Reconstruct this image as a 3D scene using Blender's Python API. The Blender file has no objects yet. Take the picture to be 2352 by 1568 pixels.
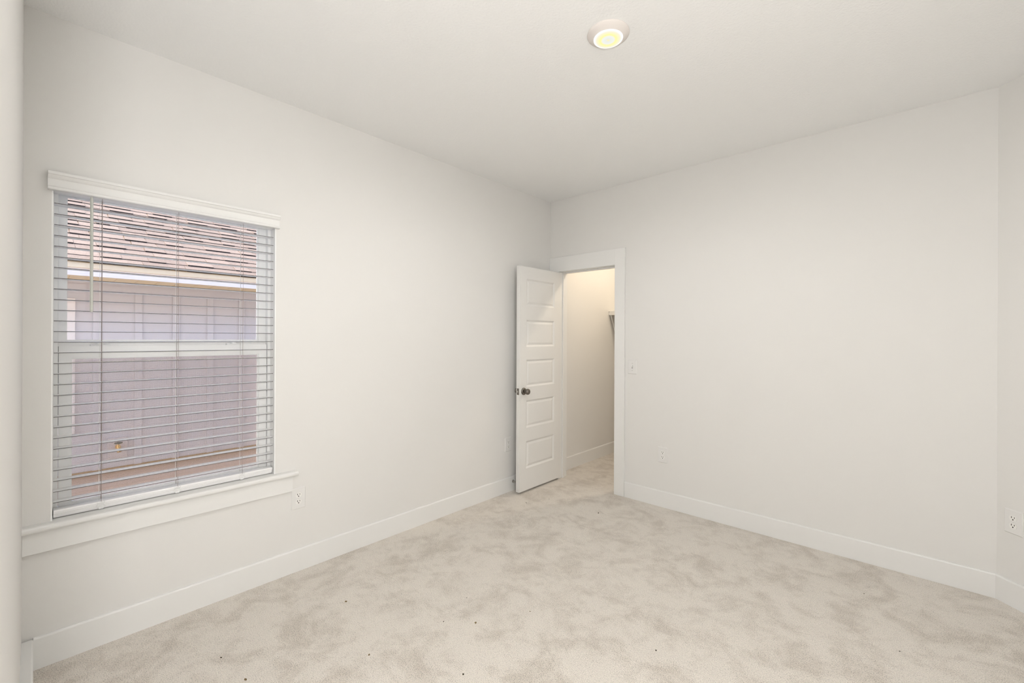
import bpy, bmesh, math, random
from mathutils import Vector, Matrix
random.seed(7)
R = math.radians
S = bpy.context.scene
C = S.collection

# ------------------------------------------------------------------ camera
cam_data = bpy.data.cameras.new('camera')
cam = bpy.data.objects.new('camera', cam_data)
C.objects.link(cam)
YAW, ROLL = 0.743078, -0.0040496
cam.matrix_world = (Matrix.Translation((2.69177, 0.0, 1.38561)) @ Matrix.Rotation(YAW, 4, 'Z')
                    @ Matrix.Rotation(ROLL, 4, 'Y') @ Matrix.Rotation(R(90), 4, 'X'))
cam_data.sensor_width = 36.0
cam_data.lens = 1006.186 / 2352 * 36
cam_data.shift_y = -8.985 / 2352
cam_data.clip_start = 0.02
S.camera = cam

# ------------------------------------------------------------------ view, world, sun
vs = S.view_settings
vs.view_transform = 'Standard'
vs.look = 'None'
vs.gamma = 1.0
vs.use_curve_mapping = False
vs.exposure = 0.12

world = bpy.data.worlds.new('world')
S.world = world
world.use_nodes = True
wn, wl = world.node_tree.nodes, world.node_tree.links
wn.clear()
w_out = wn.new('ShaderNodeOutputWorld')
w_bg = wn.new('ShaderNodeBackground')
w_sky = wn.new('ShaderNodeTexSky')
w_sky.sky_type = 'NISHITA'
w_sky.sun_disc = False
w_sky.sun_elevation = R(52)
w_sky.sun_rotation = R(200)
w_sky.air_density = 1.0
w_sky.dust_density = 3.0
w_sky.ozone_density = 0.6
wl.new(w_sky.outputs[0], w_bg.inputs[0])
wl.new(w_bg.outputs[0], w_out.inputs[0])
w_bg.inputs[1].default_value = 0.68

sun_data = bpy.data.lights.new('sun', 'SUN')
sun_data.energy = 0.8
sun_data.color = (1.0, 0.93, 0.83)
sun_data.angle = R(0.6)
sun = bpy.data.objects.new('sun', sun_data)
C.objects.link(sun)
sun.location = (-2, -4, 8)
sun.rotation_euler = Vector((0.15, 0.50, -0.85)).to_track_quat('-Z', 'Y').to_euler()

LAMP_W = 29.0         # ceiling lamp of the room
FILL_GLOW = 138.0          # unseen fill globe added behind the camera to brighten the room
LAMP_C = (1.0, 0.99, 0.98)
LAMP_BLEND = 0.6
CLOSET_W = 35.0        # closet lamp

# ------------------------------------------------------------------ materials
def mat(name, col, rough=0.6, spec=0.3, metal=0.0):
    m = bpy.data.materials.new(name)
    m.use_nodes = True
    b = m.node_tree.nodes['Principled BSDF']
    b.inputs['Base Color'].default_value = (*col, 1)
    b.inputs['Roughness'].default_value = rough
    b.inputs['Specular IOR Level'].default_value = spec
    b.inputs['Metallic'].default_value = metal
    return m

def nodes(m):
    nt = m.node_tree
    return nt.nodes, nt.links, nt.nodes['Principled BSDF']

def add_bump(m, scale, strength, dist, detail=2.0, kind='noise'):
    n, l, b = nodes(m)
    tc = n.new('ShaderNodeTexCoord')
    if kind == 'noise':
        t = n.new('ShaderNodeTexNoise')
        t.inputs['Detail'].default_value = detail
    else:
        t = n.new('ShaderNodeTexVoronoi')
    t.inputs['Scale'].default_value = scale
    bp = n.new('ShaderNodeBump')
    bp.inputs['Strength'].default_value = strength
    bp.inputs['Distance'].default_value = dist
    l.new(tc.outputs['Object'], t.inputs['Vector'])
    l.new(t.outputs[0], bp.inputs['Height'])
    l.new(bp.outputs[0], b.inputs['Normal'])
    return m

def lin(r, g, b):
    f = lambda c: (c / 255 / 12.92) if c <= 10 else ((c / 255 + 0.055) / 1.055) ** 2.4
    return (f(r), f(g), f(b))

M = {}
M['wall'] = add_bump(mat('wall_paint', (0.80, 0.788, 0.763), 0.75, 0.18), 260, 0.12, 0.0012)
M['ceiling'] = add_bump(mat('ceiling_paint', (0.935, 0.935, 0.925), 0.85, 0.1), 95, 0.42, 0.004, 3.0)
M['trim'] = mat('trim_paint', (0.84, 0.835, 0.815), 0.38, 0.4)
M['door'] = mat('door_paint', (0.82, 0.81, 0.785), 0.42, 0.35)
M['vinyl'] = mat('window_vinyl', (0.96, 0.96, 0.95), 0.35, 0.4)
M['slat'] = mat('blind_slat', (0.95, 0.945, 0.94), 0.4, 0.4)
M['slat_edge_shade'] = mat('blind_slat_edge_shade', (0.13, 0.122, 0.117), 0.6, 0.2)  # dark grey paints in the backlit silhouette of the slat edges
M['wand'] = mat('blind_wand', (0.62, 0.63, 0.58), 0.25, 0.5)
M['cord'] = mat('blind_cord', (0.33, 0.28, 0.26), 0.8, 0.1)
M['white_cord'] = mat('white_cord', (0.85, 0.85, 0.83), 0.8, 0.1)
M['plate'] = mat('outlet_plastic', (0.81, 0.80, 0.78), 0.35, 0.4)
M['receptacle'] = mat('receptacle_plastic', (0.87, 0.86, 0.83), 0.3, 0.4)
M['slot'] = mat('slot_dark', (0.02, 0.017, 0.015), 0.8, 0.1)
M['toggle_gap'] = mat('toggle_gap_grey', (0.36, 0.35, 0.34), 0.6, 0.2)
M['nickel'] = mat('brushed_nickel', (0.21, 0.19, 0.17), 0.26, 0.5, 1.0)
M['steel'] = mat('zinc_steel', (0.55, 0.53, 0.50), 0.35, 0.5, 1.0)
M['rubber'] = mat('white_rubber', (0.75, 0.73, 0.70), 0.6, 0.3)
M['fixture'] = mat('fixture_enamel', (0.80, 0.75, 0.71), 0.5, 0.3)
M['asphalt_shadow'] = mat('cut_edge_shadow', (0.035, 0.028, 0.027), 0.9, 0.1)  # dark tar of the cut edge, with each course's shadow line painted in
M['brass'] = mat('brass', (0.72, 0.42, 0.14), 0.35, 0.5, 1.0)
M['green'] = mat('handle_green', (0.02, 0.05, 0.045), 0.5, 0.3)
M['block'] = mat('mounting_block', (0.66, 0.60, 0.59), 0.7, 0.2)
M['siding'] = mat('siding_paint', (0.66, 0.635, 0.655), 0.8, 0.15)
M['fascia'] = mat('fascia_paint', (0.88, 0.82, 0.79), 0.6, 0.2)
M['drip_warm'] = mat('drip_edge_warm_light', (0.80, 0.66, 0.47), 0.5, 0.3)  # tan stands in for warm reflected light along the fascia top
M['soffit'] = mat('soffit_vinyl', (0.86, 0.72, 0.47), 0.6, 0.2)
M['sill_board'] = mat('sill_board_brown', (0.34, 0.20, 0.08), 0.7, 0.2)
M['stem'] = add_bump(mat('foundation_concrete', (0.60, 0.47, 0.41), 0.9, 0.1), 40, 0.4, 0.01)
M['dirt'] = add_bump(mat('bare_soil', (0.42, 0.33, 0.26), 0.95, 0.05), 30, 0.6, 0.03)
M['crumb'] = mat('crumb_dark', (0.045, 0.035, 0.022), 0.9, 0.1)
M['crumb_tan'] = mat('crumb_tan', (0.22, 0.16, 0.085), 0.9, 0.1)
M['fluff'] = mat('white_fluff', (0.9, 0.88, 0.85), 0.9, 0.1)
M['house_glass'] = mat('dark_glass', (0.05, 0.06, 0.07), 0.05, 0.6)

# carpet: cut pile, tufts by voronoi cells, brushed patches by noise
m = M['carpet'] = mat('carpet_pile', (0.55, 0.48, 0.40), 1.0, 0.0)
n, l, b = nodes(m)
b.inputs['Sheen Weight'].default_value = 0.25
b.inputs['Sheen Roughness'].default_value = 0.6
tc = n.new('ShaderNodeTexCoord')
warp = n.new('ShaderNodeTexNoise'); warp.inputs['Scale'].default_value = 3.0; warp.inputs['Detail'].default_value = 3.0
big = n.new('ShaderNodeTexNoise'); big.inputs['Scale'].default_value = 4.2; big.inputs['Detail'].default_value = 5.0
big.inputs['Roughness'].default_value = 0.72; big.inputs['Distortion'].default_value = 0.5
mid = n.new('ShaderNodeTexNoise'); mid.inputs['Scale'].default_value = 13.0; mid.inputs['Detail'].default_value = 4.0
fine = n.new('ShaderNodeTexNoise'); fine.inputs['Scale'].default_value = 300.0; fine.inputs['Detail'].default_value = 2.0
tuft = n.new('ShaderNodeTexVoronoi'); tuft.inputs['Scale'].default_value = 210.0
for t in (big, mid, fine, tuft):
    l.new(tc.outputs['Object'], t.inputs['Vector'])
mixn = n.new('ShaderNodeMath'); mixn.operation = 'MULTIPLY_ADD'
l.new(mid.outputs[0], mixn.inputs[0]); mixn.inputs[1].default_value = 0.35; l.new(big.outputs[0], mixn.inputs[2])
ramp = n.new('ShaderNodeValToRGB')
ramp.color_ramp.elements[0].position = 0.54; ramp.color_ramp.elements[0].color = (0.715, 0.652, 0.574, 1)
ramp.color_ramp.elements[1].position = 0.72; ramp.color_ramp.elements[1].color = (0.825, 0.770, 0.695, 1)
l.new(mixn.outputs[0], ramp.inputs[0])
framp = n.new('ShaderNodeValToRGB')
framp.color_ramp.elements[0].position = 0.30; framp.color_ramp.elements[0].color = (0.74, 0.73, 0.72, 1)
framp.color_ramp.elements[1].position = 0.62; framp.color_ramp.elements[1].color = (1.06, 1.06, 1.06, 1)
l.new(fine.outputs[0], framp.inputs[0])
mul = n.new('ShaderNodeMix'); mul.data_type = 'RGBA'; mul.blend_type = 'MULTIPLY'
mul.inputs[0].default_value = 1.0
l.new(ramp.outputs[0], mul.inputs[6]); l.new(framp.outputs[0], mul.inputs[7])
spk = n.new('ShaderNodeTexNoise'); spk.inputs['Scale'].default_value = 230.0; spk.inputs['Detail'].default_value = 1.0
l.new(tc.outputs['Object'], spk.inputs['Vector'])
thr = n.new('ShaderNodeMapRange'); thr.inputs[1].default_value = 0.50; thr.inputs[2].default_value = 0.80
thr.inputs[3].default_value = 0.455; thr.inputs[4].default_value = 0.345
l.new(mixn.outputs[0], thr.inputs[0])
sub = n.new('ShaderNodeMath'); sub.operation = 'SUBTRACT'
l.new(spk.outputs[0], sub.inputs[0]); l.new(thr.outputs[0], sub.inputs[1])
cov = n.new('ShaderNodeMapRange'); cov.inputs[1].default_value = -0.06; cov.inputs[2].default_value = 0.04
cov.inputs[3].default_value = 0.66; cov.inputs[4].default_value = 1.0
l.new(sub.outputs[0], cov.inputs[0])
mul2 = n.new('ShaderNodeMix'); mul2.data_type = 'RGBA'; mul2.blend_type = 'MULTIPLY'; mul2.inputs[0].default_value = 1.0
l.new(mul.outputs[2], mul2.inputs[6]); l.new(cov.outputs[0], mul2.inputs[7])
l.new(mul2.outputs[2], b.inputs['Base Color'])
hsum = n.new('ShaderNodeMath'); hsum.operation = 'ADD'
l.new(fine.outputs[0], hsum.inputs[0]); l.new(tuft.outputs['Distance'], hsum.inputs[1])
bp = n.new('ShaderNodeBump'); bp.inputs['Strength'].default_value = 0.55; bp.inputs['Distance'].default_value = 0.004
l.new(hsum.outputs[0], bp.inputs['Height'])
bp2 = n.new('ShaderNodeBump'); bp2.inputs['Strength'].default_value = 0.35; bp2.inputs['Distance'].default_value = 0.02
l.new(mid.outputs[0], bp2.inputs['Height']); l.new(bp2.outputs[0], bp.inputs['Normal'])
l.new(bp.outputs[0], b.inputs['Normal'])

# roof shingles: every tab its own shade
m = M['shingle'] = mat('roof_shingle', (0.6, 0.45, 0.38), 0.95, 0.05)
n, l, b = nodes(m)
geo = n.new('ShaderNodeNewGeometry')
ramp = n.new('ShaderNodeValToRGB')
ramp.color_ramp.elements[0].color = (0.300, 0.228, 0.182, 1)
ramp.color_ramp.elements[1].color = (0.375, 0.287, 0.228, 1)
tc = n.new('ShaderNodeTexCoord')
gr = n.new('ShaderNodeTexNoise'); gr.inputs['Scale'].default_value = 160.0
gramp = n.new('ShaderNodeValToRGB')
gramp.color_ramp.elements[0].position = 0.35; gramp.color_ramp.elements[0].color = (0.8, 0.8, 0.8, 1)
gramp.color_ramp.elements[1].position = 0.65; gramp.color_ramp.elements[1].color = (1.1, 1.1, 1.1, 1)
mul = n.new('ShaderNodeMix'); mul.data_type = 'RGBA'; mul.blend_type = 'MULTIPLY'; mul.inputs[0].default_value = 1.0
l.new(geo.outputs['Random Per Island'], ramp.inputs[0])
l.new(tc.outputs['Object'], gr.inputs['Vector']); l.new(gr.outputs[0], gramp.inputs[0])
l.new(ramp.outputs[0], mul.inputs[6]); l.new(gramp.outputs[0], mul.inputs[7])
l.new(mul.outputs[2], b.inputs['Base Color'])

def thin_glass(name, tint, refl):
    m = bpy.data.materials.new(name); m.use_nodes = True
    n, l = m.node_tree.nodes, m.node_tree.links
    n.clear()
    out = n.new('ShaderNodeOutputMaterial'); mx = n.new('ShaderNodeMixShader')
    tr = n.new('ShaderNodeBsdfTransparent'); gl = n.new('ShaderNodeBsdfGlossy'); fr = n.new('ShaderNodeFresnel')
    tr.inputs[0].default_value = (*tint, 1); gl.inputs['Roughness'].default_value = 0.0
    fr.inputs[0].default_value = refl
    l.new(fr.outputs[0], mx.inputs[0]); l.new(tr.outputs[0], mx.inputs[1]); l.new(gl.outputs[0], mx.inputs[2])
    l.new(mx.outputs[0], out.inputs[0])
    return m
M['glass'] = thin_glass('window_glass', (0.97, 0.975, 0.975), 1.38)

# insect screen: fine woven mesh, mostly open
m = M['screen'] = bpy.data.materials.new('insect_screen'); m.use_nodes = True
n, l = m.node_tree.nodes, m.node_tree.links
n.clear()
out = n.new('ShaderNodeOutputMaterial'); mx = n.new('ShaderNodeMixShader'); tr = n.new('ShaderNodeBsdfTransparent')
df = n.new('ShaderNodeBsdfDiffuse'); df.inputs[0].default_value = (0.54, 0.39, 0.27, 1)
tc = n.new('ShaderNodeTexCoord'); sep = n.new('ShaderNodeSeparateXYZ')
l.new(tc.outputs['Object'], sep.inputs[0])
waves = []
for ax in (1, 2):
    mm = n.new('ShaderNodeMath'); mm.operation = 'MULTIPLY'; mm.inputs[1].default_value = 2 * math.pi / 0.0042
    sn = n.new('ShaderNodeMath'); sn.operation = 'SINE'
    l.new(sep.outputs[ax], mm.inputs[0]); l.new(mm.outputs[0], sn.inputs[0]); waves.append(sn)
ad = n.new('ShaderNodeMath'); ad.operation = 'ADD'
l.new(waves[0].outputs[0], ad.inputs[0]); l.new(waves[1].outputs[0], ad.inputs[1])
mr = n.new('ShaderNodeMapRange'); mr.inputs[1].default_value = -2; mr.inputs[2].default_value = 2
mr.inputs[3].default_value = 0.18; mr.inputs[4].default_value = 0.38
l.new(ad.outputs[0], mr.inputs[0]); l.new(mr.outputs[0], mx.inputs[0])
l.new(tr.outputs[0], mx.inputs[1]); l.new(df.outputs[0], mx.inputs[2]); l.new(mx.outputs[0], out.inputs[0])

# lit lens of the ceiling lamp: rings of its LED board
m = M['lens'] = bpy.data.materials.new('lamp_lens'); m.use_nodes = True
n, l = m.node_tree.nodes, m.node_tree.links
n.clear()
out = n.new('ShaderNodeOutputMaterial'); em = n.new('ShaderNodeEmission')
tc = n.new('ShaderNodeTexCoord'); sep = n.new('ShaderNodeSeparateXYZ'); cmb = n.new('ShaderNodeCombineXYZ')
ln = n.new('ShaderNodeVectorMath'); ln.operation = 'LENGTH'
l.new(tc.outputs['Object'], sep.inputs[0]); l.new(sep.outputs[0], cmb.inputs[0]); l.new(sep.outputs[1], cmb.inputs[1])
l.new(cmb.outputs[0], ln.inputs[0])
mr = n.new('ShaderNodeMapRange'); mr.inputs[2].default_value = 0.0645
l.new(ln.outputs['Value'], mr.inputs[0])
ramp = n.new('ShaderNodeValToRGB'); cr = ramp.color_ramp
cr.elements[0].position = 0.0; cr.elements[0].color = (*lin(250, 236, 180), 1)
cr.elements[1].position = 1.0; cr.elements[1].color = (1, 1, 0.97, 1)
for p_, c_ in ((0.14, (232, 234, 222)), (0.38, (236, 238, 234)), (0.52, (253, 243, 165)), (0.66, (255, 243, 190)),
               (0.80, (255, 238, 215)), (0.90, (255, 253, 246))):
    e = cr.elements.new(p_); e.color = (*lin(*c_), 1)
l.new(mr.outputs[0], ramp.inputs[0]); l.new(ramp.outputs[0], em.inputs[0]); em.inputs[1].default_value = 1.0
l.new(em.outputs[0], out.inputs[0])

m = M['globe'] = bpy.data.materials.new('fill_globe'); m.use_nodes = True
n, l = m.node_tree.nodes, m.node_tree.links
n.clear()
out = n.new('ShaderNodeOutputMaterial'); em = n.new('ShaderNodeEmission')
em.inputs[0].default_value = (*LAMP_C, 1); em.inputs[1].default_value = FILL_GLOW
l.new(em.outputs[0], out.inputs[0])

# ------------------------------------------------------------------ mesh helpers
def NB():
    return bmesh.new()

def box(bm, x0, x1, y0, y1, z0, z1, bev=0.0, seg=2):
    r = bmesh.ops.create_cube(bm, size=1.0)
    vs_ = r['verts']
    for v in vs_:
        v.co = Vector((x0 + (v.co.x + .5) * (x1 - x0), y0 + (v.co.y + .5) * (y1 - y0), z0 + (v.co.z + .5) * (z1 - z0)))
    if bev > 0:
        ed = list({e for v in vs_ for e in v.link_edges})
        bmesh.ops.bevel(bm, geom=ed, offset=bev, segments=seg, affect='EDGES', profile=0.5)
    return bm

def prism(bm, prof, axis, a, b):
    """closed 2-D profile pushed along an axis; the profile gives the two other axes in xyz order"""
    def P(u, v, w):
        return {0: (w, u, v), 1: (u, w, v), 2: (u, v, w)}[axis]
    A = [bm.verts.new(P(u, v, a)) for u, v in prof]
    B = [bm.verts.new(P(u, v, b)) for u, v in prof]
    k = len(prof)
    bm.faces.new(A); bm.faces.new(B)
    for i in range(k):
        bm.faces.new((A[i], A[(i + 1) % k], B[(i + 1) % k], B[i]))
    bmesh.ops.recalc_face_normals(bm, faces=bm.faces)
    return bm

def ring(bm, x0, x1, o, i):
    """rectangular frame in the yz plane: outer and inner (y0, y1, z0, z1)"""
    def loop(x, r):
        return [bm.verts.new((x, y, z)) for y, z in ((r[0], r[2]), (r[1], r[2]), (r[1], r[3]), (r[0], r[3]))]
    A, B, Ci, Di = loop(x0, o), loop(x1, o), loop(x0, i), loop(x1, i)
    fs = []
    for k in range(4):
        j = (k + 1) % 4
        fs += [bm.faces.new((A[k], A[j], Ci[j], Ci[k])), bm.faces.new((B[k], B[j], Di[j], Di[k])),
               bm.faces.new((A[k], A[j], B[j], B[k])), bm.faces.new((Ci[k], Ci[j], Di[j], Di[k]))]
    bmesh.ops.recalc_face_normals(bm, faces=fs)
    return bm

def lathe(bm, prof, org, axis, seg=32, cap=True):
    """profile of (radius, distance along axis)"""
    ax = Vector(axis).normalized()
    u = ax.orthogonal().normalized(); w = ax.cross(u)
    org = Vector(org)
    rings = []
    for r_, h in prof:
        if r_ < 1e-6:
            rings.append([bm.verts.new(org + ax * h)])
        else:
            rings.append([bm.verts.new(org + ax * h + (u * math.cos(2 * math.pi * i / seg) + w * math.sin(2 * math.pi * i / seg)) * r_)
                          for i in range(seg)])
    for A, B in zip(rings, rings[1:]):
        for i in range(seg):
            j = (i + 1) % seg
            if len(A) == 1 and len(B) == 1: continue
            if len(A) == 1: bm.faces.new((A[0], B[i], B[j]))
            elif len(B) == 1: bm.faces.new((A[i], A[j], B[0]))
            else: bm.faces.new((A[i], A[j], B[j], B[i]))
    if cap:
        for Q in (rings[0], rings[-1]):
            if len(Q) > 1: bm.faces.new(Q)
    bmesh.ops.recalc_face_normals(bm, faces=bm.faces)
    return bm

def tube(bm, pts, r, seg=8, closed=False):
    pts = [Vector(p) for p in pts]
    rings = []
    prev = None
    for i, p in enumerate(pts):
        a = pts[max(i - 1, 0)]; b = pts[min(i + 1, len(pts) - 1)]
        d = (b - a).normalized()
        if prev is None: u = d.orthogonal().normalized()
        else: u = (prev - d * prev.dot(d)).normalized()
        prev = u
        w = d.cross(u)
        rings.append([bm.verts.new(p + (u * math.cos(2 * math.pi * k / seg) + w * math.sin(2 * math.pi * k / seg)) * r) for k in range(seg)])
    for A, B in zip(rings, rings[1:]):
        for k in range(seg):
            bm.faces.new((A[k], A[(k + 1) % seg], B[(k + 1) % seg], B[k]))
    bm.faces.new(rings[0]); bm.faces.new(rings[-1])
    bmesh.ops.recalc_face_normals(bm, faces=bm.faces)
    return bm

def mesh_of(name, bm, material, smooth=False):
    me = bpy.data.meshes.new(name)
    bm.to_mesh(me); bm.free()
    me.materials.append(material)
    if smooth:
        for p in me.polygons: p.use_smooth = True
        me.set_sharp_from_angle(angle=R(40))
    return me

def obj(name, bm, material, parent=None, smooth=False, local=False):
    """bmesh in world coordinates (unless local) becomes ONE mesh object under its parent"""
    off = Vector((0, 0, 0))
    if parent is not None and not local:
        p = parent
        while p is not None:
            off += p.location; p = p.parent
        bmesh.ops.translate(bm, verts=bm.verts, vec=-off)
    o = bpy.data.objects.new(name, mesh_of(name, bm, material, smooth))
    C.objects.link(o)
    if parent is not None: o.parent = parent
    return o

def tag(o, label, cat, group=None, kind=None):
    o['label'] = label; o['category'] = cat
    if group: o['group'] = group
    if kind: o['kind'] = kind
    return o

def thing(name, label, cat, loc=(0, 0, 0), rotz=0.0, group=None, kind=None):
    o = bpy.data.objects.new(name, None); C.objects.link(o)
    o.empty_display_size = 0.05
    o.location = loc; o.rotation_euler = (0, 0, rotz)
    return tag(o, label, cat, group, kind)

def copy_tree(o, parent=None):
    c = o.copy(); C.objects.link(c)
    if parent is not None: c.parent = parent
    for ch in list(o.children): copy_tree(ch, c)
    return c

def struct(name, bm, material, label, cat, smooth=False):
    return tag(obj(name, bm, material, None, smooth), label, cat, kind='structure')

# ------------------------------------------------------------------ the room shell
D = 3.4956        # back wall
H = 2.74
NW = -0.035      # near wall face
OX = 1.76         # where the near wall ends
WY0, WY1, WZ0, WZ1 = 0.046, 0.931, 0.572, 2.055      # window opening
DX0, DX1, DZ1 = 0.120, 0.727, 2.030                  # closet doorway
CB = 4.95         # closet back
WT = 0.14         # outer wall thickness

bm = box(NB(), 0.0, 3.6, -2.4, CB + .1, -0.12, 0.0)
struct('floor', bm, M['carpet'], 'beige cut-pile carpet covering the bedroom and closet floor', 'floor')
bm = box(NB(), -WT, 3.6, -2.4, CB + .1, H, H + 0.15)
struct('ceiling', bm, M['ceiling'], 'white orange-peel textured ceiling around the round lamp', 'ceiling')
bm = NB()
for a in ((-2.4, WY0, 0, H), (WY1, CB + .1, 0, H), (WY0, WY1, 0, WZ0), (WY0, WY1, WZ1, H)):
    box(bm, -WT, 0, a[0], a[1], a[2], a[3])
bmesh.ops.remove_doubles(bm, verts=bm.verts, dist=1e-5)
struct('wall_left', bm, M['wall'], 'off-white painted wall holding the window with the blind', 'wall')
bm = NB()
box(bm, 0, DX0 - .018, D, D + .12, 0, H)
box(bm, DX1 + .018, 3.02, D, D + .12, 0, H)
box(bm, DX0 - .018, DX1 + .018, D, D + .12, DZ1 + .018, H)
bmesh.ops.remove_doubles(bm, verts=bm.verts, dist=1e-5)
struct('wall_back', bm, M['wall'], 'off-white painted wall with the closet doorway and light switch', 'wall')
# angled wall in the right corner
bm = prism(NB(), [(3.02, D), (3.42, D - .40), (3.52, D - .32), (3.02 + .06, D + .12), (3.02, D + .12)], 2, 0, H)
struct('wall_angled', bm, M['wall'], 'narrow off-white angled wall at the right edge with an outlet', 'wall')
struct('wall_right', box(NB(), 3.42, 3.54, -2.4, D - .40, 0, H), M['wall'], 'off-white wall right of the camera', 'wall')
# near wall with a rounded end
prof = [(0, NW), (0, NW - .12), (OX, NW - .12)]
rr = 0.02
for i in range(7):
    a = i * math.pi / 2 / 6
    prof.append((OX - rr + rr * math.cos(a), NW - rr + rr * math.sin(a)))
bm = prism(NB(), prof, 2, 0, H)
struct('wall_near', bm, M['wall'], 'off-white wall end with rounded corner at the left edge', 'wall', smooth=True)
struct('wall_hall', box(NB(), OX - .12, OX, -2.4, NW - .12, 0, H), M['wall'], 'off-white side wall of the entry behind the camera', 'wall')
struct('wall_entry', box(NB(), OX, 3.42, -2.4, -2.3, 0, H), M['wall'], 'off-white end wall of the entry behind the camera', 'wall')
struct('wall_closet_back', box(NB(), 0, 2.0, CB, CB + .1, 0, H), M['wall'], 'off-white back wall of the lit closet', 'wall')
struct('wall_closet_right', box(NB(), 1.9, 2.0, D + .12, CB, 0, H), M['wall'], 'off-white right wall of the lit closet', 'wall')

# baseboards
BT, BH = 0.0135, 0.131
def bb_prof(s0, s1):
    """thickness from the wall face s0 towards s1, softened top"""
    d = 1 if s1 > s0 else -1
    return [(s0, 0), (s1, 0), (s1, BH - .007), (s1 - d * .0015, BH - .003), (s1 - d * .005, BH), (s0, BH)]
struct('baseboard_left', prism(NB(), bb_prof(0, BT), 1, -.002, D), M['trim'],
       'white flat baseboard along the window wall', 'baseboard')
bm = prism(NB(), [(y, z) for y, z in bb_prof(D, D - BT)], 0, DX1 + .103, 3.02)
T22 = math.tan(R(22.5))
for v in bm.verts:
    if v.co.x > 3.0: v.co.x = 3.02 - (D - v.co.y) * T22          # mitred into the angled wall
struct('baseboard_back', bm, M['trim'], 'white flat baseboard right of the closet doorway', 'baseboard')
bm = prism(NB(), [(y, z) for y, z in bb_prof(NW, -.002)], 0, BT, OX - .022)
struct('baseboard_near', bm, M['trim'], 'white baseboard end in the lower left corner', 'baseboard')
bm = prism(NB(), bb_prof(0, -BT), 0, 0.0, 0.5657)
for v in bm.verts:
    if v.co.x < .3: v.co.x = -v.co.y * T22
o = struct('baseboard_angled', bm, M['trim'], 'short white baseboard below the outlet at the right edge', 'baseboard')
o.location = (3.02, D, 0); o.rotation_euler = (0, 0, R(-45))
struct('baseboard_right', prism(NB(), bb_prof(3.42, 3.42 - BT), 1, -2.3, D - .40), M['trim'],
       'white baseboard of the right wall', 'baseboard')
struct('baseboard_closet', prism(NB(), bb_prof(0, BT), 1, D + .12, CB), M['trim'],
       'white baseboard inside the closet, seen through the doorway', 'baseboard')

# ------------------------------------------------------------------ closet doorway trim and door
t1 = thing('trim_1', 'white flat casing and jamb framing the closet doorway', 'door frame', (DX1, D, 0), kind='structure')
CT = 0.018
obj('casing', box(NB(), DX1 + .004, DX1 + .101, D - CT, D, 0, DZ1 + .146, .0015), M['trim'], t1)
obj('casing', box(NB(), BT + .001, DX0 - .004, D - CT, D, 0, DZ1 + .004, .0015), M['trim'], t1)
obj('casing', box(NB(), .001, DX1 + .004, D - CT, D, DZ1 + .004, DZ1 + .146, .0015), M['trim'], t1)
obj('jamb', box(NB(), DX1, DX1 + .018, D, D + .12, 0, DZ1 + .018), M['trim'], t1)
obj('jamb', box(NB(), DX0 - .018, DX0, D, D + .12, 0, DZ1 + .018), M['trim'], t1)
obj('jamb', box(NB(), DX0, DX1, D, D + .12, DZ1, DZ1 + .018), M['trim'], t1)
bm = NB()
box(bm, DX1 - .011, DX1, D + .040, D + .072, 0, DZ1, .002)
box(bm, DX0, DX0 + .011, D + .040, D + .072, 0, DZ1, .002)
box(bm, DX0 + .011, DX1 - .011, D + .040, D + .072, DZ1 - .011, DZ1, .002)
obj('door_stop', bm, M['trim'], t1)

LX0, LX1 = 0.094, 0.1315         # open leaf stands square to the wall
LY0, LY1, LZ0, LZ1 = 2.887, 3.490, 0.018, 2.022
d1 = thing('door_1', 'white five-panel closet door standing open against the left wall', 'door', (LX1, LY1, 0), kind='structure')
PAN = [(2.978, 3.392, a, b_) for a, b_ in ((.212, .457), (.577, .823), (.942, 1.188), (1.304, 1.546), (1.672, 1.914))]
def leaf_face(bm, x, sgn):
    ys = [LY0, 2.978, 3.392, LY1]
    zs = [LZ0] + [z for p in PAN for z in p[2:]] + [LZ1]
    V = {}
    def v(y, z, dd=0.0):
        k = (round(y, 5), round(z, 5), round(dd, 5))
        if k not in V: V[k] = bm.verts.new((x - sgn * dd, y, z))
        return V[k]
    for i in range(3):
        for j in range(len(zs) - 1):
            y0, y1, z0, z1 = ys[i], ys[i + 1], zs[j], zs[j + 1]
            if i == 1 and j % 2 == 1:
                steps = [(0, 0), (.003, .0015), (.015, .009), (.018, .009), (.036, .0035)]
                for (a, da), (b_, db) in zip(steps, steps[1:]):
                    oa = [(y0 + a, z0 + a), (y1 - a, z0 + a), (y1 - a, z1 - a), (y0 + a, z1 - a)]
                    ob = [(y0 + b_, z0 + b_), (y1 - b_, z0 + b_), (y1 - b_, z1 - b_), (y0 + b_, z1 - b_)]
                    for k in range(4):
                        q = (k + 1) % 4
                        bm.faces.new((v(*oa[k], da), v(*oa[q], da), v(*ob[q], db), v(*ob[k], db)))
                a, da = steps[-1]
                bm.faces.new((v(y0 + a, z0 + a, da), v(y1 - a, z0 + a, da), v(y1 - a, z1 - a, da), v(y0 + a, z1 - a, da)))
            else:
                bm.faces.new((v(y0, z0), v(y1, z0), v(y1, z1), v(y0, z1)))
bm = NB()
leaf_face(bm, LX1, 1); leaf_face(bm, LX0, -1)
for za in (LZ0, LZ1):
    bm.faces.new([bm.verts.new(c) for c in ((LX0, LY0, za), (LX1, LY0, za), (LX1, LY1, za), (LX0, LY1, za))])
for ya in (LY0, LY1):
    bm.faces.new([bm.verts.new(c) for c in ((LX0, ya, LZ0), (LX1, ya, LZ0), (LX1, ya, LZ1), (LX0, ya, LZ1))])
bmesh.ops.remove_doubles(bm, verts=bm.verts, dist=1e-5)
bmesh.ops.recalc_face_normals(bm, faces=bm.faces)
obj('leaf', bm, M['door'], d1)
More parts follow.
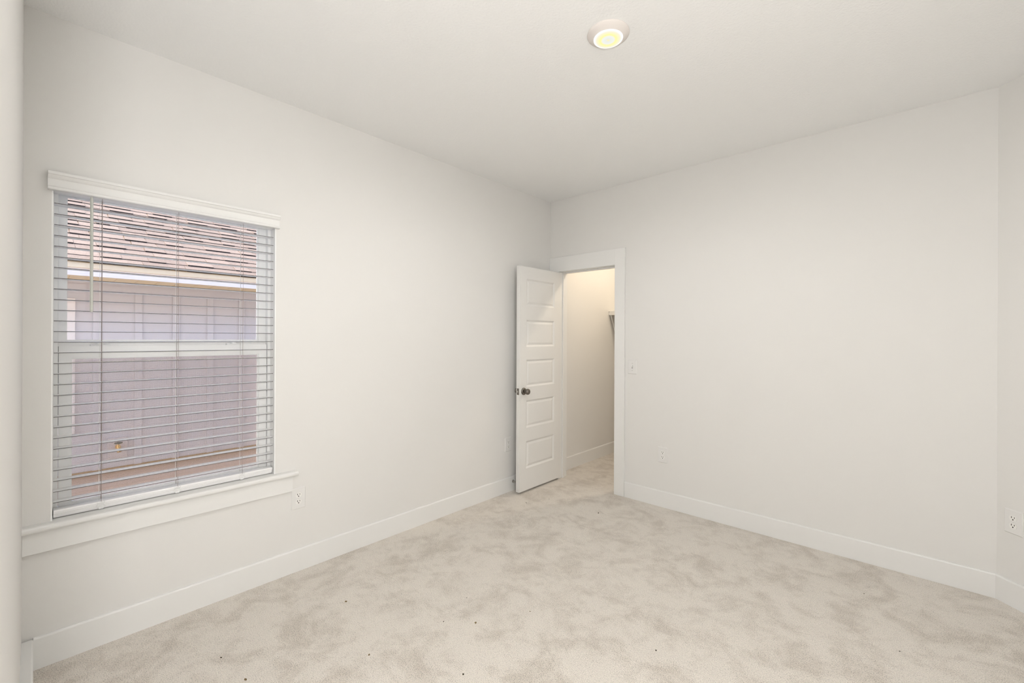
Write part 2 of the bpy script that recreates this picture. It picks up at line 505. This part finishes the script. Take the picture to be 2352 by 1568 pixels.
KY, KZ = 2.942, 0.908
for x, s in ((LX1, 1), (LX0, -1)):
    bm = lathe(NB(), [(.0325, 0), (.0325, .004), (.031, .008), (.026, .012), (.014, .014), (.012, .022)], (x, KY, KZ), (s, 0, 0), 40)
    ros = obj('rosette', bm, M['nickel'], d1, True)
    k_ = 1.0 if s > 0 else 0.80
    bm = lathe(NB(), [(.012, .018 * k_), (.013, .026 * k_), (.021, .033 * k_), (.0262, .043 * k_), (.0268, .050 * k_),
                      (.0245, .058 * k_), (.018, .0635 * k_), (.008, .066 * k_), (0, .0665 * k_)], (x, KY, KZ), (s, 0, 0), 40, cap=False)
    obj('knob', bm, M['nickel'], ros, True)
bm = box(NB(), .1012, .1258, LY0 - .0012, LY0 + .003, KZ - .0285, KZ + .0285, .0008)
lp = obj('latch_plate', bm, M['nickel'], d1)
bm = prism(NB(), [(LX0 + .0125, LY0 - .001), (LX0 + .025, LY0 - .001), (LX0 + .025, LY0 - .005), (LX0 + .0125, LY0 - .011)], 2, KZ - .008, KZ + .008)
obj('latch_bolt', bm, M['steel'], lp)
for z in (.20, 1.02, 1.82):
    bm = lathe(NB(), [(.006, 0), (.006, .09)], (DX0 - .002, LY1 + .0035, z), (0, 0, 1), 14)
    box(bm, LX0 + .003, DX0, LY1 - .0005, LY1 + .0015, z, z + .09)
    obj('hinge', bm, M['nickel'], d1, True)

# door bumper on the baseboard behind the leaf
ds = thing('doorstop', 'small metal spring doorstop on the baseboard behind the closet door', 'doorstop', (BT, 2.935, .085))
obj('base', lathe(NB(), [(.0125, 0), (.0125, .003), (.008, .006)], (BT, 2.935, .085), (1, 0, 0), 20), M['steel'], ds, True)
pts = [(BT + .005 + .048 * i / 130, 2.935 + .0052 * math.cos(i * .6), .085 + .0052 * math.sin(i * .6)) for i in range(131)]
obj('spring', tube(NB(), pts, .0011, 6), M['steel'], ds, True)
obj('bumper_tip', lathe(NB(), [(.0065, 0), (.008, .004), (.008, .011), (.006, .0145), (0, .015)], (BT + .052, 2.935, .085), (1, 0, 0), 20), M['rubber'], ds, True)

# ------------------------------------------------------------------ closet shelf
sh = thing('closet_shelf', 'white closet shelf with a diagonal brace glimpsed through the doorway', 'shelf', (0.0, CB, 1.66))
obj('shelf_board', box(NB(), .002, 1.895, 4.652, CB, 1.688, 1.702, .001), M['trim'], sh)
obj('front_lip', box(NB(), .002, 1.895, 4.634, 4.652, 1.657, 1.705, .002), M['trim'], sh)
bm = tube(NB(), [(.022, 4.652, 1.660), (.022, CB - .003, 1.07)], .0075, 8)
obj('brace', bm, M['trim'], sh, True)
bm = lathe(NB(), [(.0035, 0), (.0035, .002)], (.0085, 4.6335, 1.697), (0, -1, 0), 12)
obj('screw', bm, M['nickel'], sh, True)

# ------------------------------------------------------------------ window
w1 = thing('window_1', 'white vinyl single-hung window behind the blind', 'window', (-.105, WY0, WZ0), kind='structure')
FX0, FX1 = -.135, -.070
bm = NB()
box(bm, FX0, FX1, WY0, WY0 + .022, WZ0 + .028, WZ1 - .03, .002)
box(bm, FX0, FX1, WY1 - .020, WY1, WZ0 + .028, WZ1 - .03, .002)
box(bm, FX0, FX1, WY0, WY1, WZ1 - .03, WZ1, .002)
box(bm, FX0, FX1, WY0, WY1, WZ0 + .001, WZ0 + .052, .002)
obj('window_frame', bm, M['vinyl'], w1)
def sash(name, x0, x1, y0, y1, z0, z1, gy0, gy1, gz0, gz1):
    bm = NB()
    ring(bm, x0, x1, (y0, y1, z0, z1), (gy0, gy1, gz0, gz1))
    bead = .006
    ring(bm, x0 + .004, x1 - .008, (gy0 - .002, gy1 + .002, gz0 - .002, gz1 + .002), (gy0 + bead, gy1 - bead, gz0 + bead, gz1 - bead))
    o = obj(name, bm, M['vinyl'], w1)
    obj('pane', box(NB(), (x0 + x1) / 2 - .0015, (x0 + x1) / 2 + .0015, gy0 + .002, gy1 - .002, gz0 + .002, gz1 - .002), M['glass'], o)
    return o
sash('upper_sash', -.130, -.104, WY0 + .020, WY1 - .018, 1.338, WZ1 - .028, .091, .874, 1.362, 2.012)
lo = sash('lower_sash', -.100, -.074, WY0 + .024, WY1 - .024, WZ0 + .050, 1.340, .106, .868, .641, 1.288)
for y in (.205, .745):
    bm = box(NB(), -.112, -.076, y - .035, y + .035, 1.340, 1.346, .002)
    lathe(bm, [(.014, 0), (.014, .007), (.010, .010)], (-.092, y, 1.345), (0, 0, 1), 20)
    box(bm, -.094, -.078, y - .004, y + .026, 1.350, 1.356, .002)
    obj('sash_lock', bm, M['vinyl'], lo)
sc = NB()
box(sc, -.1345, -.1325, .070, .905, .628, 1.336)
scr = obj('insect_screen', sc, M['screen'], w1)
scr['label'] = 'fine dark insect screen over the lower sash'

# head trim, stool and apron
t2 = thing('trim_2', 'white crown-capped head casing, stool and apron around the window', 'window trim', (0, .5, WZ0), kind='structure')
bm = prism(NB(), [(0, 2.001), (.024, 2.001), (.0275, 2.004), (.0275, 2.012), (.024, 2.0155), (.0185, 2.017), (.0185, 2.047),
                  (.022, 2.0495), (.025, 2.052), (.0285, 2.057), (.031, 2.062), (.036, 2.064), (.036, 2.0745), (.034, 2.077), (0, 2.077)], 1, .034, .943)
obj('head_casing', bm, M['trim'], t2)
bm = NB()
box(bm, -.0695, -.0004, WY0, WY0 + .005, WZ0 + .028, WZ1)
box(bm, -.0695, -.0004, WY1 - .005, WY1, WZ0 + .028, WZ1)
box(bm, -.0695, -.0004, WY0 + .005, WY1 - .005, WZ1 - .004, WZ1)
obj('jamb_liner', bm, M['vinyl'], t2)
sp = [(.030, WZ0), (.0365, WZ0 + .003), (.040, WZ0 + .009), (.0405, WZ0 + .014), (.040, WZ0 + .019), (.0365, WZ0 + .025), (.030, WZ0 + .028)]
bm = prism(NB(), [(.0, WZ0), *sp, (.0, WZ0 + .028)], 1, NW, 1.045)
box(bm, -.071, 0, WY0, WY1, WZ0, WZ0 + .028)
obj('stool', bm, M['trim'], t2)
obj('apron', box(NB(), 0, .0175, NW, 1.022, WZ0 - .090, WZ0, .0015), M['trim'], t2)

# ------------------------------------------------------------------ window blind
BY0, BY1 = .0535, .9215
bl = thing('window_blind', 'white two-inch slat blind lowered over the window with slats open', 'blind', (-.036, .5, WZ0 + .028))
bm = box(NB(), -.066, -.004, BY0 - .002, BY1 + .002, 2.003, 2.050, .002)
obj('headrail', bm, M['slat'], bl)
NS, ZT, ZB = 29, 1.952, 0.672
ZT += .0; ZB += .0
prof = []
for i in range(7):
    u = -1 + 2 * i / 6
    prof.append((.0245 * u, .0013 + .0014 * (1 - u * u)))
for i in range(7):
    u = 1 - 2 * i / 6
    prof.append((.0245 * u, -.0013 + .0014 * (1 - u * u)))
LADDERS = (.204, .483, .768)
bm = prism(NB(), prof, 1, BY0 - .5, BY1 - .5)
slat_mesh = mesh_of('slat', bm, M['slat'])
slat_mesh.materials.append(M['slat_edge_shade'])
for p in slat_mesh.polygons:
    if abs(p.normal.x) > .9: p.material_index = 1  # long edges get the painted silhouette tone
for i in range(NS):
    z = ZT + (ZB - ZT) * i / (NS - 1)
    o = bpy.data.objects.new('slat', slat_mesh)
    C.objects.link(o); o.parent = bl
    o.location = Vector((-.0365, .5, z)) - bl.location
bm = prism(NB(), [(-.062, .607), (-.0605, .604), (-.0245, .604), (-.0225, .607), (-.0165, .619), (-.0180, .6205), (-.0150, .622),
                  (-.011, .633), (-.014, .638), (-.059, .638), (-.062, .635)], 1, BY0 + .001, BY1 - .001)
obj('bottom_rail', bm, M['slat'], bl)
for y in LADDERS:
    bm = NB()
    for x, yo in ((-.0112, 0), (-.0618, .002)):
        tube(bm, [(x, y + yo, 2.003), (x, y + yo, .638)], .0009, 6)
    for i in range(NS):
        z = ZT + (ZB - ZT) * i / (NS - 1) - .0016
        tube(bm, [(-.0112, y, z), (-.0618, y + .002, z)], .0005, 4)
    obj('ladder_cord', bm, M['cord'], bl)
    obj('lift_cord', tube(NB(), [(-.036, y - .006, 2.003), (-.036, y - .006, .638)], .0008, 6), M['white_cord'], bl)
    # knotted end of the cord hanging over the bottom rail
    def curl(ph, s):
        return [(-.0105 + .0015 + .002 * math.sin(t * 2.3 + ph), y - .004 + s * (.004 + .010 * math.sin(t * 1.7 + ph)) + .0008 * t,
                 .640 - .0048 * t + .006 * math.cos(t * 1.9 + ph)) for t in [k * .25 for k in range(19)]]
    bm = tube(NB(), curl(.3, 1), .0010, 6); tube(bm, curl(2.4, -1), .0010, 6)
    obj('cord_knot', bm, M['white_cord'], bl, True)
    bm = box(NB(), -.0235, -.0165, y - .008, y + .008, .603, .613, .001)
    obj('rail_clip', bm, M['slat'], bl)
bm = lathe(NB(), [(.0045, 0), (.0060, .006), (.0060, .50), (.004, .512)], (.0005, .1685, 1.4915), (0, 0, 1), 6)
obj('tilt_wand', bm, M['wand'], bl)
bm = tube(NB(), [(.0005, .1685, 1.999), (-.001, .1685, 2.006), (-.004, .1685, 2.010)], .0015, 6)
obj('wand_hook', bm, M['slat'], bl)

# ------------------------------------------------------------------ outlets and switch (built facing +x, base at plate centre)
def make_outlet(label, loc, rotz):
    t = thing('wall_outlet', label, 'outlet', loc, rotz, group='duplex wall outlets')
    bm = NB()
    pw, ph = .0405, .0625
    a = [(-pw, -ph), (pw, -ph), (pw, ph), (-pw, ph)]
    pr = [(0.0, 0.0), (0.0, .002), (.0035, .0052)]
    rings = [[bm.verts.new((d, (abs(y) - i) * (1 if y > 0 else -1), (abs(z) - i) * (1 if z > 0 else -1))) for y, z in a] for i, d in pr]
    for A, B in zip(rings, rings[1:]):
        for k in range(4): bm.faces.new((A[k], A[(k + 1) % 4], B[(k + 1) % 4], B[k]))
    bm.faces.new(rings[-1]); bm.faces.new(rings[0])
    bmesh.ops.recalc_face_normals(bm, faces=bm.faces)
    obj('plate', bm, M['plate'], t, local=True)
    for s in (1, -1):
        zc = s * .0195
        bm = NB()
        ring = []
        for i in range(32):
            an = 2 * math.pi * i / 32
            y, z = .0172 * math.cos(an), .0172 * math.sin(an)
            z = max(-.0140, min(.0140, z))
            ring.append((y, zc + z))
        prism(bm, ring, 0, .0045, .0064)
        rc = obj('receptacle', bm, M['receptacle'], t, local=True)
        bm = NB()
        box(bm, .0060, .0067, -.0080, -.0052, zc + .0000, zc + .0090)
        box(bm, .0060, .0067, .0054, .0080, zc + .0010, zc + .0082)
        lathe(bm, [(.0031, 0), (.0031, .0008)], (.0060, 0, zc - .0068), (1, 0, 0), 14)
        obj('slots', bm, M['slot'], rc, local=True)
    bm = lathe(NB(), [(.003, 0), (.0028, .0012), (.001, .0016)], (.0052, 0, 0), (1, 0, 0), 14)
    obj('screw', bm, M['plate'], t, True, local=True)
    return t
make_outlet('white duplex outlet just below the right end of the window apron', (0, 1.0595, .428), 0)
make_outlet('white duplex outlet on the left wall beside the open closet door', (0, 2.883, .425), 0)
make_outlet('white duplex outlet on the back wall right of the light switch', (1.170, D, .426), R(-90))
s45 = math.sqrt(.5)
OUT45 = .078
make_outlet('white duplex outlet on the angled wall at the right edge', (3.02 + OUT45 * s45, D - OUT45 * s45, .438), R(-135))

sw = thing('light_switch', 'white toggle light switch beside the closet door casing', 'light switch', (.897, D, 1.136), R(-90))
bm = NB()
pw, ph = .0405, .0605
a = [(-pw, -ph), (pw, -ph), (pw, ph), (-pw, ph)]
rings = [[bm.verts.new((d, (abs(y) - i) * (1 if y > 0 else -1), (abs(z) - i) * (1 if z > 0 else -1))) for y, z in a]
         for i, d in [(0.0, 0.0), (0.0, .002), (.0035, .0052)]]
for A, B in zip(rings, rings[1:]):
    for k in range(4): bm.faces.new((A[k], A[(k + 1) % 4], B[(k + 1) % 4], B[k]))
bm.faces.new(rings[-1]); bm.faces.new(rings[0])
bmesh.ops.recalc_face_normals(bm, faces=bm.faces)
obj('plate', bm, M['plate'], sw, local=True)
obj('toggle_slot', box(NB(), .0050, .0056, -.0055, .0055, -.0125, .0125), M['toggle_gap'], sw, local=True)
bm = prism(NB(), [(.004, -.006), (.0045, .008), (.0150, .0125), (.0160, .0060)], 1, -.0042, .0042)
obj('toggle', bm, M['receptacle'], sw, local=True)
for z in (.030, -.030):
    obj('screw', lathe(NB(), [(.0032, 0), (.003, .0014), (.001, .0018)], (.0050, 0, z), (1, 0, 0), 14), M['steel'], sw, True, local=True)

# ------------------------------------------------------------------ ceiling lamps
def ceiling_lamp(name, label, x, y, watts, colour, chips, blend):
    t = thing(name, label, 'ceiling lamp', (x, y, H))
    bm = lathe(NB(), [(.092, 0), (.0926, .003), (.0912, .006), (.085, .0105), (.076, .0165), (.068, .0215), (.0650, .0235), (.0640, .0200)],
               (0, 0, 0), (0, 0, -1), 72, cap=False)
    obj('trim_ring', bm, M['fixture'], t, True, local=True)
    bm = lathe(NB(), [(.0645, .0205), (.0635, .0240), (.058, .0262), (.04, .0280), (.02, .0288), (0, .0290)], (0, 0, 0), (0, 0, -1), 64, cap=False)
    obj('lens', bm, M['lens'], t, True, local=True)
    for i in range(chips):
        a = 2 * math.pi * (i + .5) / chips
        ld = bpy.data.lights.new('led', 'SPOT')
        ld.energy = watts / chips
        ld.color = colour
        ld.spot_size = math.pi
        ld.spot_blend = blend
        ld.shadow_soft_size = 0.0
        lo_ = bpy.data.objects.new('led', ld); C.objects.link(lo_); lo_.parent = t
        lo_.location = (.042 * math.cos(a), .042 * math.sin(a), -.034)
ceiling_lamp('ceiling_lamp', 'round white flush ceiling lamp with glowing lens', 1.683, 1.7235, LAMP_W, LAMP_C, 8, LAMP_BLEND)
ceiling_lamp('closet_lamp', 'round warm lamp on the closet ceiling out of view', .95, 4.27, CLOSET_W, (1.0, 0.845, 0.66), 2, 0.4)
# unseen globe pendant added behind the camera as fill light
pn = thing('fill_pendant', 'unseen globe pendant added as fill light just behind the camera', 'fill light', (2.90, -0.16, H))
obj('canopy', lathe(NB(), [(.06, 0), (.06, .012), (.02, .025)], (0, 0, 0), (0, 0, -1), 32), M['nickel'], pn, True, local=True)
obj('rod', tube(NB(), [(0, 0, -.02), (0, 0, -1.08)], .006, 10), M['nickel'], pn, True, local=True)
bm = NB(); bmesh.ops.create_uvsphere(bm, u_segments=32, v_segments=16, radius=.12)
bmesh.ops.translate(bm, verts=bm.verts, vec=(0, 0, -1.18))
obj('globe', bm, M['globe'], pn, True, local=True)

# ------------------------------------------------------------------ crumbs on the carpet
def crumb(label, x, y, r, stretch=(1, 1, .6), rot=0.0, m_='crumb', name='crumb', cat='crumb'):
    bm = NB()
    bmesh.ops.create_icosphere(bm, subdivisions=2, radius=r)
    for v in bm.verts:
        v.co *= 1 + random.uniform(-.28, .28)
        v.co = Vector((v.co.x * stretch[0], v.co.y * stretch[1], v.co.z * stretch[2]))
    bmesh.ops.rotate(bm, verts=bm.verts, cent=(0, 0, 0), matrix=Matrix.Rotation(rot, 3, 'Z'))
    zmin = min(v.co.z for v in bm.verts)
    bmesh.ops.translate(bm, verts=bm.verts, vec=(0, 0, -zmin - .0004))
    o = obj(name, bm, M[m_], None, True)
    o.location = (x, y, 0)
    tag(o, label, cat, group='crumbs on the carpet')
    return o
crumb('tan crumb on the carpet below the outlet nearest the window', .506, 1.104, .0052, (1.3, .9, .6), .4, 'crumb_tan')
crumb('small dark crumb left of the olive crumb in mid carpet', 1.006, 1.350, .0026)
crumb('olive brown crumb in mid carpet, largest of the dark ones', 1.129, 1.449, .0046, (1, 1, .7), .3, 'crumb_tan')
crumb('black crumb on the carpet farther back than the olive crumb', .942, 1.556, .0022)
crumb('brown crumb on the carpet between window wall and bottom edge', .947, .988, .0040, (1, 1, .7), 1.0, 'crumb_tan')
crumb('dark crumb on the carpet nearest the left baseboard', .495, .546, .0032, (.8, 1.2, .7), 2.2)
crumb('brown crumb at the bottom edge below the window', .708, .578, .0048, (1.3, .9, .6), .2, 'crumb_tan')
crumb('black crumb at the bottom edge, right of the brown ones', 1.330, 1.194, .0036)
crumb('thin dark splinter on the carpet in front of the closet door', .299, 2.790, .0026, (4.2, .8, .7), 2.6, name='splinter', cat='splinter')
crumb('dark splinter on the carpet in front of the doorway casing', .856, 3.015, .0036, (2.4, .9, .8), 2.0, name='splinter', cat='splinter')
crumb('tiny dark crumb on the carpet just below the closet door', .385, 2.989, .0026)
crumb('tiny white speck beside the left baseboard', .115, .815, .0030, m_='fluff')
crumb('pale brown crumb in mid carpet toward the doorway', 1.263, 1.699, .0024, (1.8, .8, .6), .5, 'crumb_tan')

crumb('dark crumb on the carpet near the right end of the back baseboard', 2.494, 3.054, .0026)
crumb('dark crumb on the carpet toward the lower right corner', 2.648, 2.599, .0026)
crumb('brown crumb in a darker patch at the bottom edge, right of centre', 1.852, 1.867, .0028, (1.3, .9, .7), .8)

# ------------------------------------------------------------------ outside: neighbour's house
GZ = -.40
struct('ground', box(NB(), -9.0, -WT, -6, 9, GZ - .1, GZ), M['dirt'], 'bare soil strip between the two houses', 'ground')
struct('shade_overhang', box(NB(), -.62, -WT, -2.4, CB + .1, 2.50, 2.62), M['fascia'], 'unseen white overhang added to shade the bedroom window from sun', 'shade_overhang')  # slab added out of view to keep sun off the window
HX = -3.0
HY0, HY1 = -2.5, 6.5
hs = thing('neighbor_house', 'neighbouring house with shingle roof seen through the window', 'house', (HX - 2, 2, GZ))
bm = box(NB(), HX - .12, HX, HY0, HY1, .118, 1.90)
y = .394 - .301 * 9
while y < HY1:
    box(bm, HX, HX + .018, y - .029, y + .029, .118, 1.815, .002)
    y += .301
obj('siding', bm, M['siding'], hs)
obj('frieze_board', box(NB(), HX - .01, HX + .022, HY0, HY1, 1.815, 1.902, .002), M['siding'], hs)
obj('sill_board', box(NB(), HX - .05, HX + .024, HY0, HY1, .076, .119, .003), M['sill_board'], hs)
obj('foundation', box(NB(), HX - .2, HX - .006, HY0, HY1, GZ, .078), M['stem'], hs)
OV = .50
bm = box(NB(), HX, HX + OV, HY0 - .3, HY1 + .3, 1.902, 1.912)
y = HY0 - .3
while y < HY1 + .3:
    box(bm, HX + .002, HX + OV, y, y + .142, 1.8985, 1.903)
    y += .150
sof = obj('soffit', bm, M['soffit'], hs)
slot_mesh = mesh_of('vent_slot', box(NB(), HX + .045, HX + .075, -.014, .004, 1.8885, 1.900), M['slot'])
for k in range(20, 33):
    o = bpy.data.objects.new('vent_slot', slot_mesh); C.objects.link(o); o.parent = sof
    o.location = Vector((0, HY0 - .3 + .15 * k, 0)) - hs.location
obj('fascia', box(NB(), HX + OV, HX + OV + .022, HY0 - .3, HY1 + .3, 1.893, 1.985, .002), M['fascia'], hs)
obj('drip_edge', box(NB(), HX + OV + .004, HX + OV + .034, HY0 - .3, HY1 + .3, 1.957, 2.006, .004), M['drip_warm'], hs)
# roof of laminated shingles, 27 degrees
TH = R(27.0)
ex = Vector((-math.cos(TH), 0, math.sin(TH))); nz = Vector((math.sin(TH), 0, math.cos(TH))); ey = Vector((0, 1, 0))
org = Vector((HX + OV + .045, 0, 2.008))
def slab(bm, s0, s1, y0, y1, h0, h1, skew=0.0):
    """thin tab on the slope; butt edge is h1 thick, tail lies at h0"""
    c = []
    for s, hb, ht in ((s0, -.002, h1), (s1, -.002, h0)):
        for yy, k in ((y0, skew), (y1, -skew)):
            for hh in (hb, ht):
                c.append(bm.verts.new(org + ex * s + ey * (yy + (k if s == s1 else 0)) + nz * hh))
    a0, a1, b0, b1, c0, c1, d0, d1_ = c
    for f in ((a1, b1, d1_, c1), (a0, c0, d0, b0), (a0, b0, b1, a1), (c0, c1, d1_, d0), (a0, a1, c1, c0), (b0, d0, d1_, b1)):
        bm.faces.new(f)
bm = NB()
EXPO = .1435
YA, YB = HY0 - .3, HY1 + .3
for k in range(20):
    s0 = k * EXPO
    y = YA - random.random() * .2
    hi = random.random() < .5
    while y < YB:
        wdt = random.uniform(.10, .25)
        hi = not hi
        t_ = .015 if hi else .0085
        slab(bm, s0 + (0 if hi else .006), s0 + EXPO + .012, y, y + wdt - .002, .002, t_ + random.uniform(-.0015, .0015), random.choice((0, 0, .006, -.006)) if hi else 0)
        y += wdt
bmesh.ops.recalc_face_normals(bm, faces=bm.faces)
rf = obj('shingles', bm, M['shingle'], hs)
rf.data.materials.append(M['asphalt_shadow'])
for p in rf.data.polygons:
    if p.normal.dot(ex) < -.9: p.material_index = 1  # butt faces carry the painted shadow line
bm = NB()
slab(bm, 0, 20 * EXPO, YA, YB, -.001, -.001)
slab(bm, 0.03, 20 * EXPO, YA, YB, -.03, -.03)
bmesh.ops.recalc_face_normals(bm, faces=bm.faces)
obj('roof_deck', bm, M['sill_board'], hs)
# neighbour's window, only the right casing shows at the pane's left edge
bm = NB()
WNY1, WNZ0, WNZ1 = .248, .488, 1.728
box(bm, HX, HX + .030, WNY1 - .085, WNY1, WNZ0, WNZ1, .003)
box(bm, HX, HX + .030, WNY1 - 1.0, WNY1 - .915, WNZ0, WNZ1, .003)
box(bm, HX, HX + .030, WNY1 - .915, WNY1 - .085, WNZ1 - .085, WNZ1, .003)
box(bm, HX, HX + .030, WNY1 - .915, WNY1 - .085, WNZ0, WNZ0 + .085, .003)
hw = obj('house_window', bm, M['fascia'], hs)
obj('house_pane', box(NB(), HX + .001, HX + .008, WNY1 - .915, WNY1 - .085, WNZ0 + .085, WNZ1 - .085), M['house_glass'], hw)

# garden tap on the neighbour's wall
TY, TZ = .543, .318
tp = thing('garden_tap', 'brass garden tap with dark green handle on the neighbouring wall', 'tap', (HX + .02, TY, TZ))
obj('mounting_block', box(NB(), HX + .001, HX + .026, TY - .072, TY + .072, TZ - .112, TZ + .085, .004), M['block'], tp)
bm = lathe(NB(), [(.020, 0), (.020, .006), (.011, .008), (.011, .045)], (HX + .026, TY, TZ), (1, 0, 0), 20)
lathe(bm, [(.013, -.024), (.016, -.012), (.016, .012), (.011, .018), (.009, .028)], (HX + .075, TY, TZ), (0, 0, 1), 20)
lathe(bm, [(.012, 0), (.0135, .02), (.0165, .024), (.0165, .042)], (HX + .080, TY, TZ - .004), (.45, .1, -.9), 20)
obj('tap_body', bm, M['brass'], tp, True)
bm = lathe(NB(), [(.004, .026), (.004, .044)], (HX + .075, TY, TZ), (0, 0, 1), 12)
ring = [(HX + .075 + .026 * math.cos(a), TY + .026 * math.sin(a), TZ + .042) for a in [2 * math.pi * k / 28 for k in range(29)]]
tube(bm, ring, .0055, 8)
for a in range(4):
    an = a * math.pi / 2
    tube(bm, [(HX + .075, TY, TZ + .042), (HX + .075 + .025 * math.cos(an), TY + .025 * math.sin(an), TZ + .042)], .004, 6)
obj('handle', bm, M['green'], tp, True)
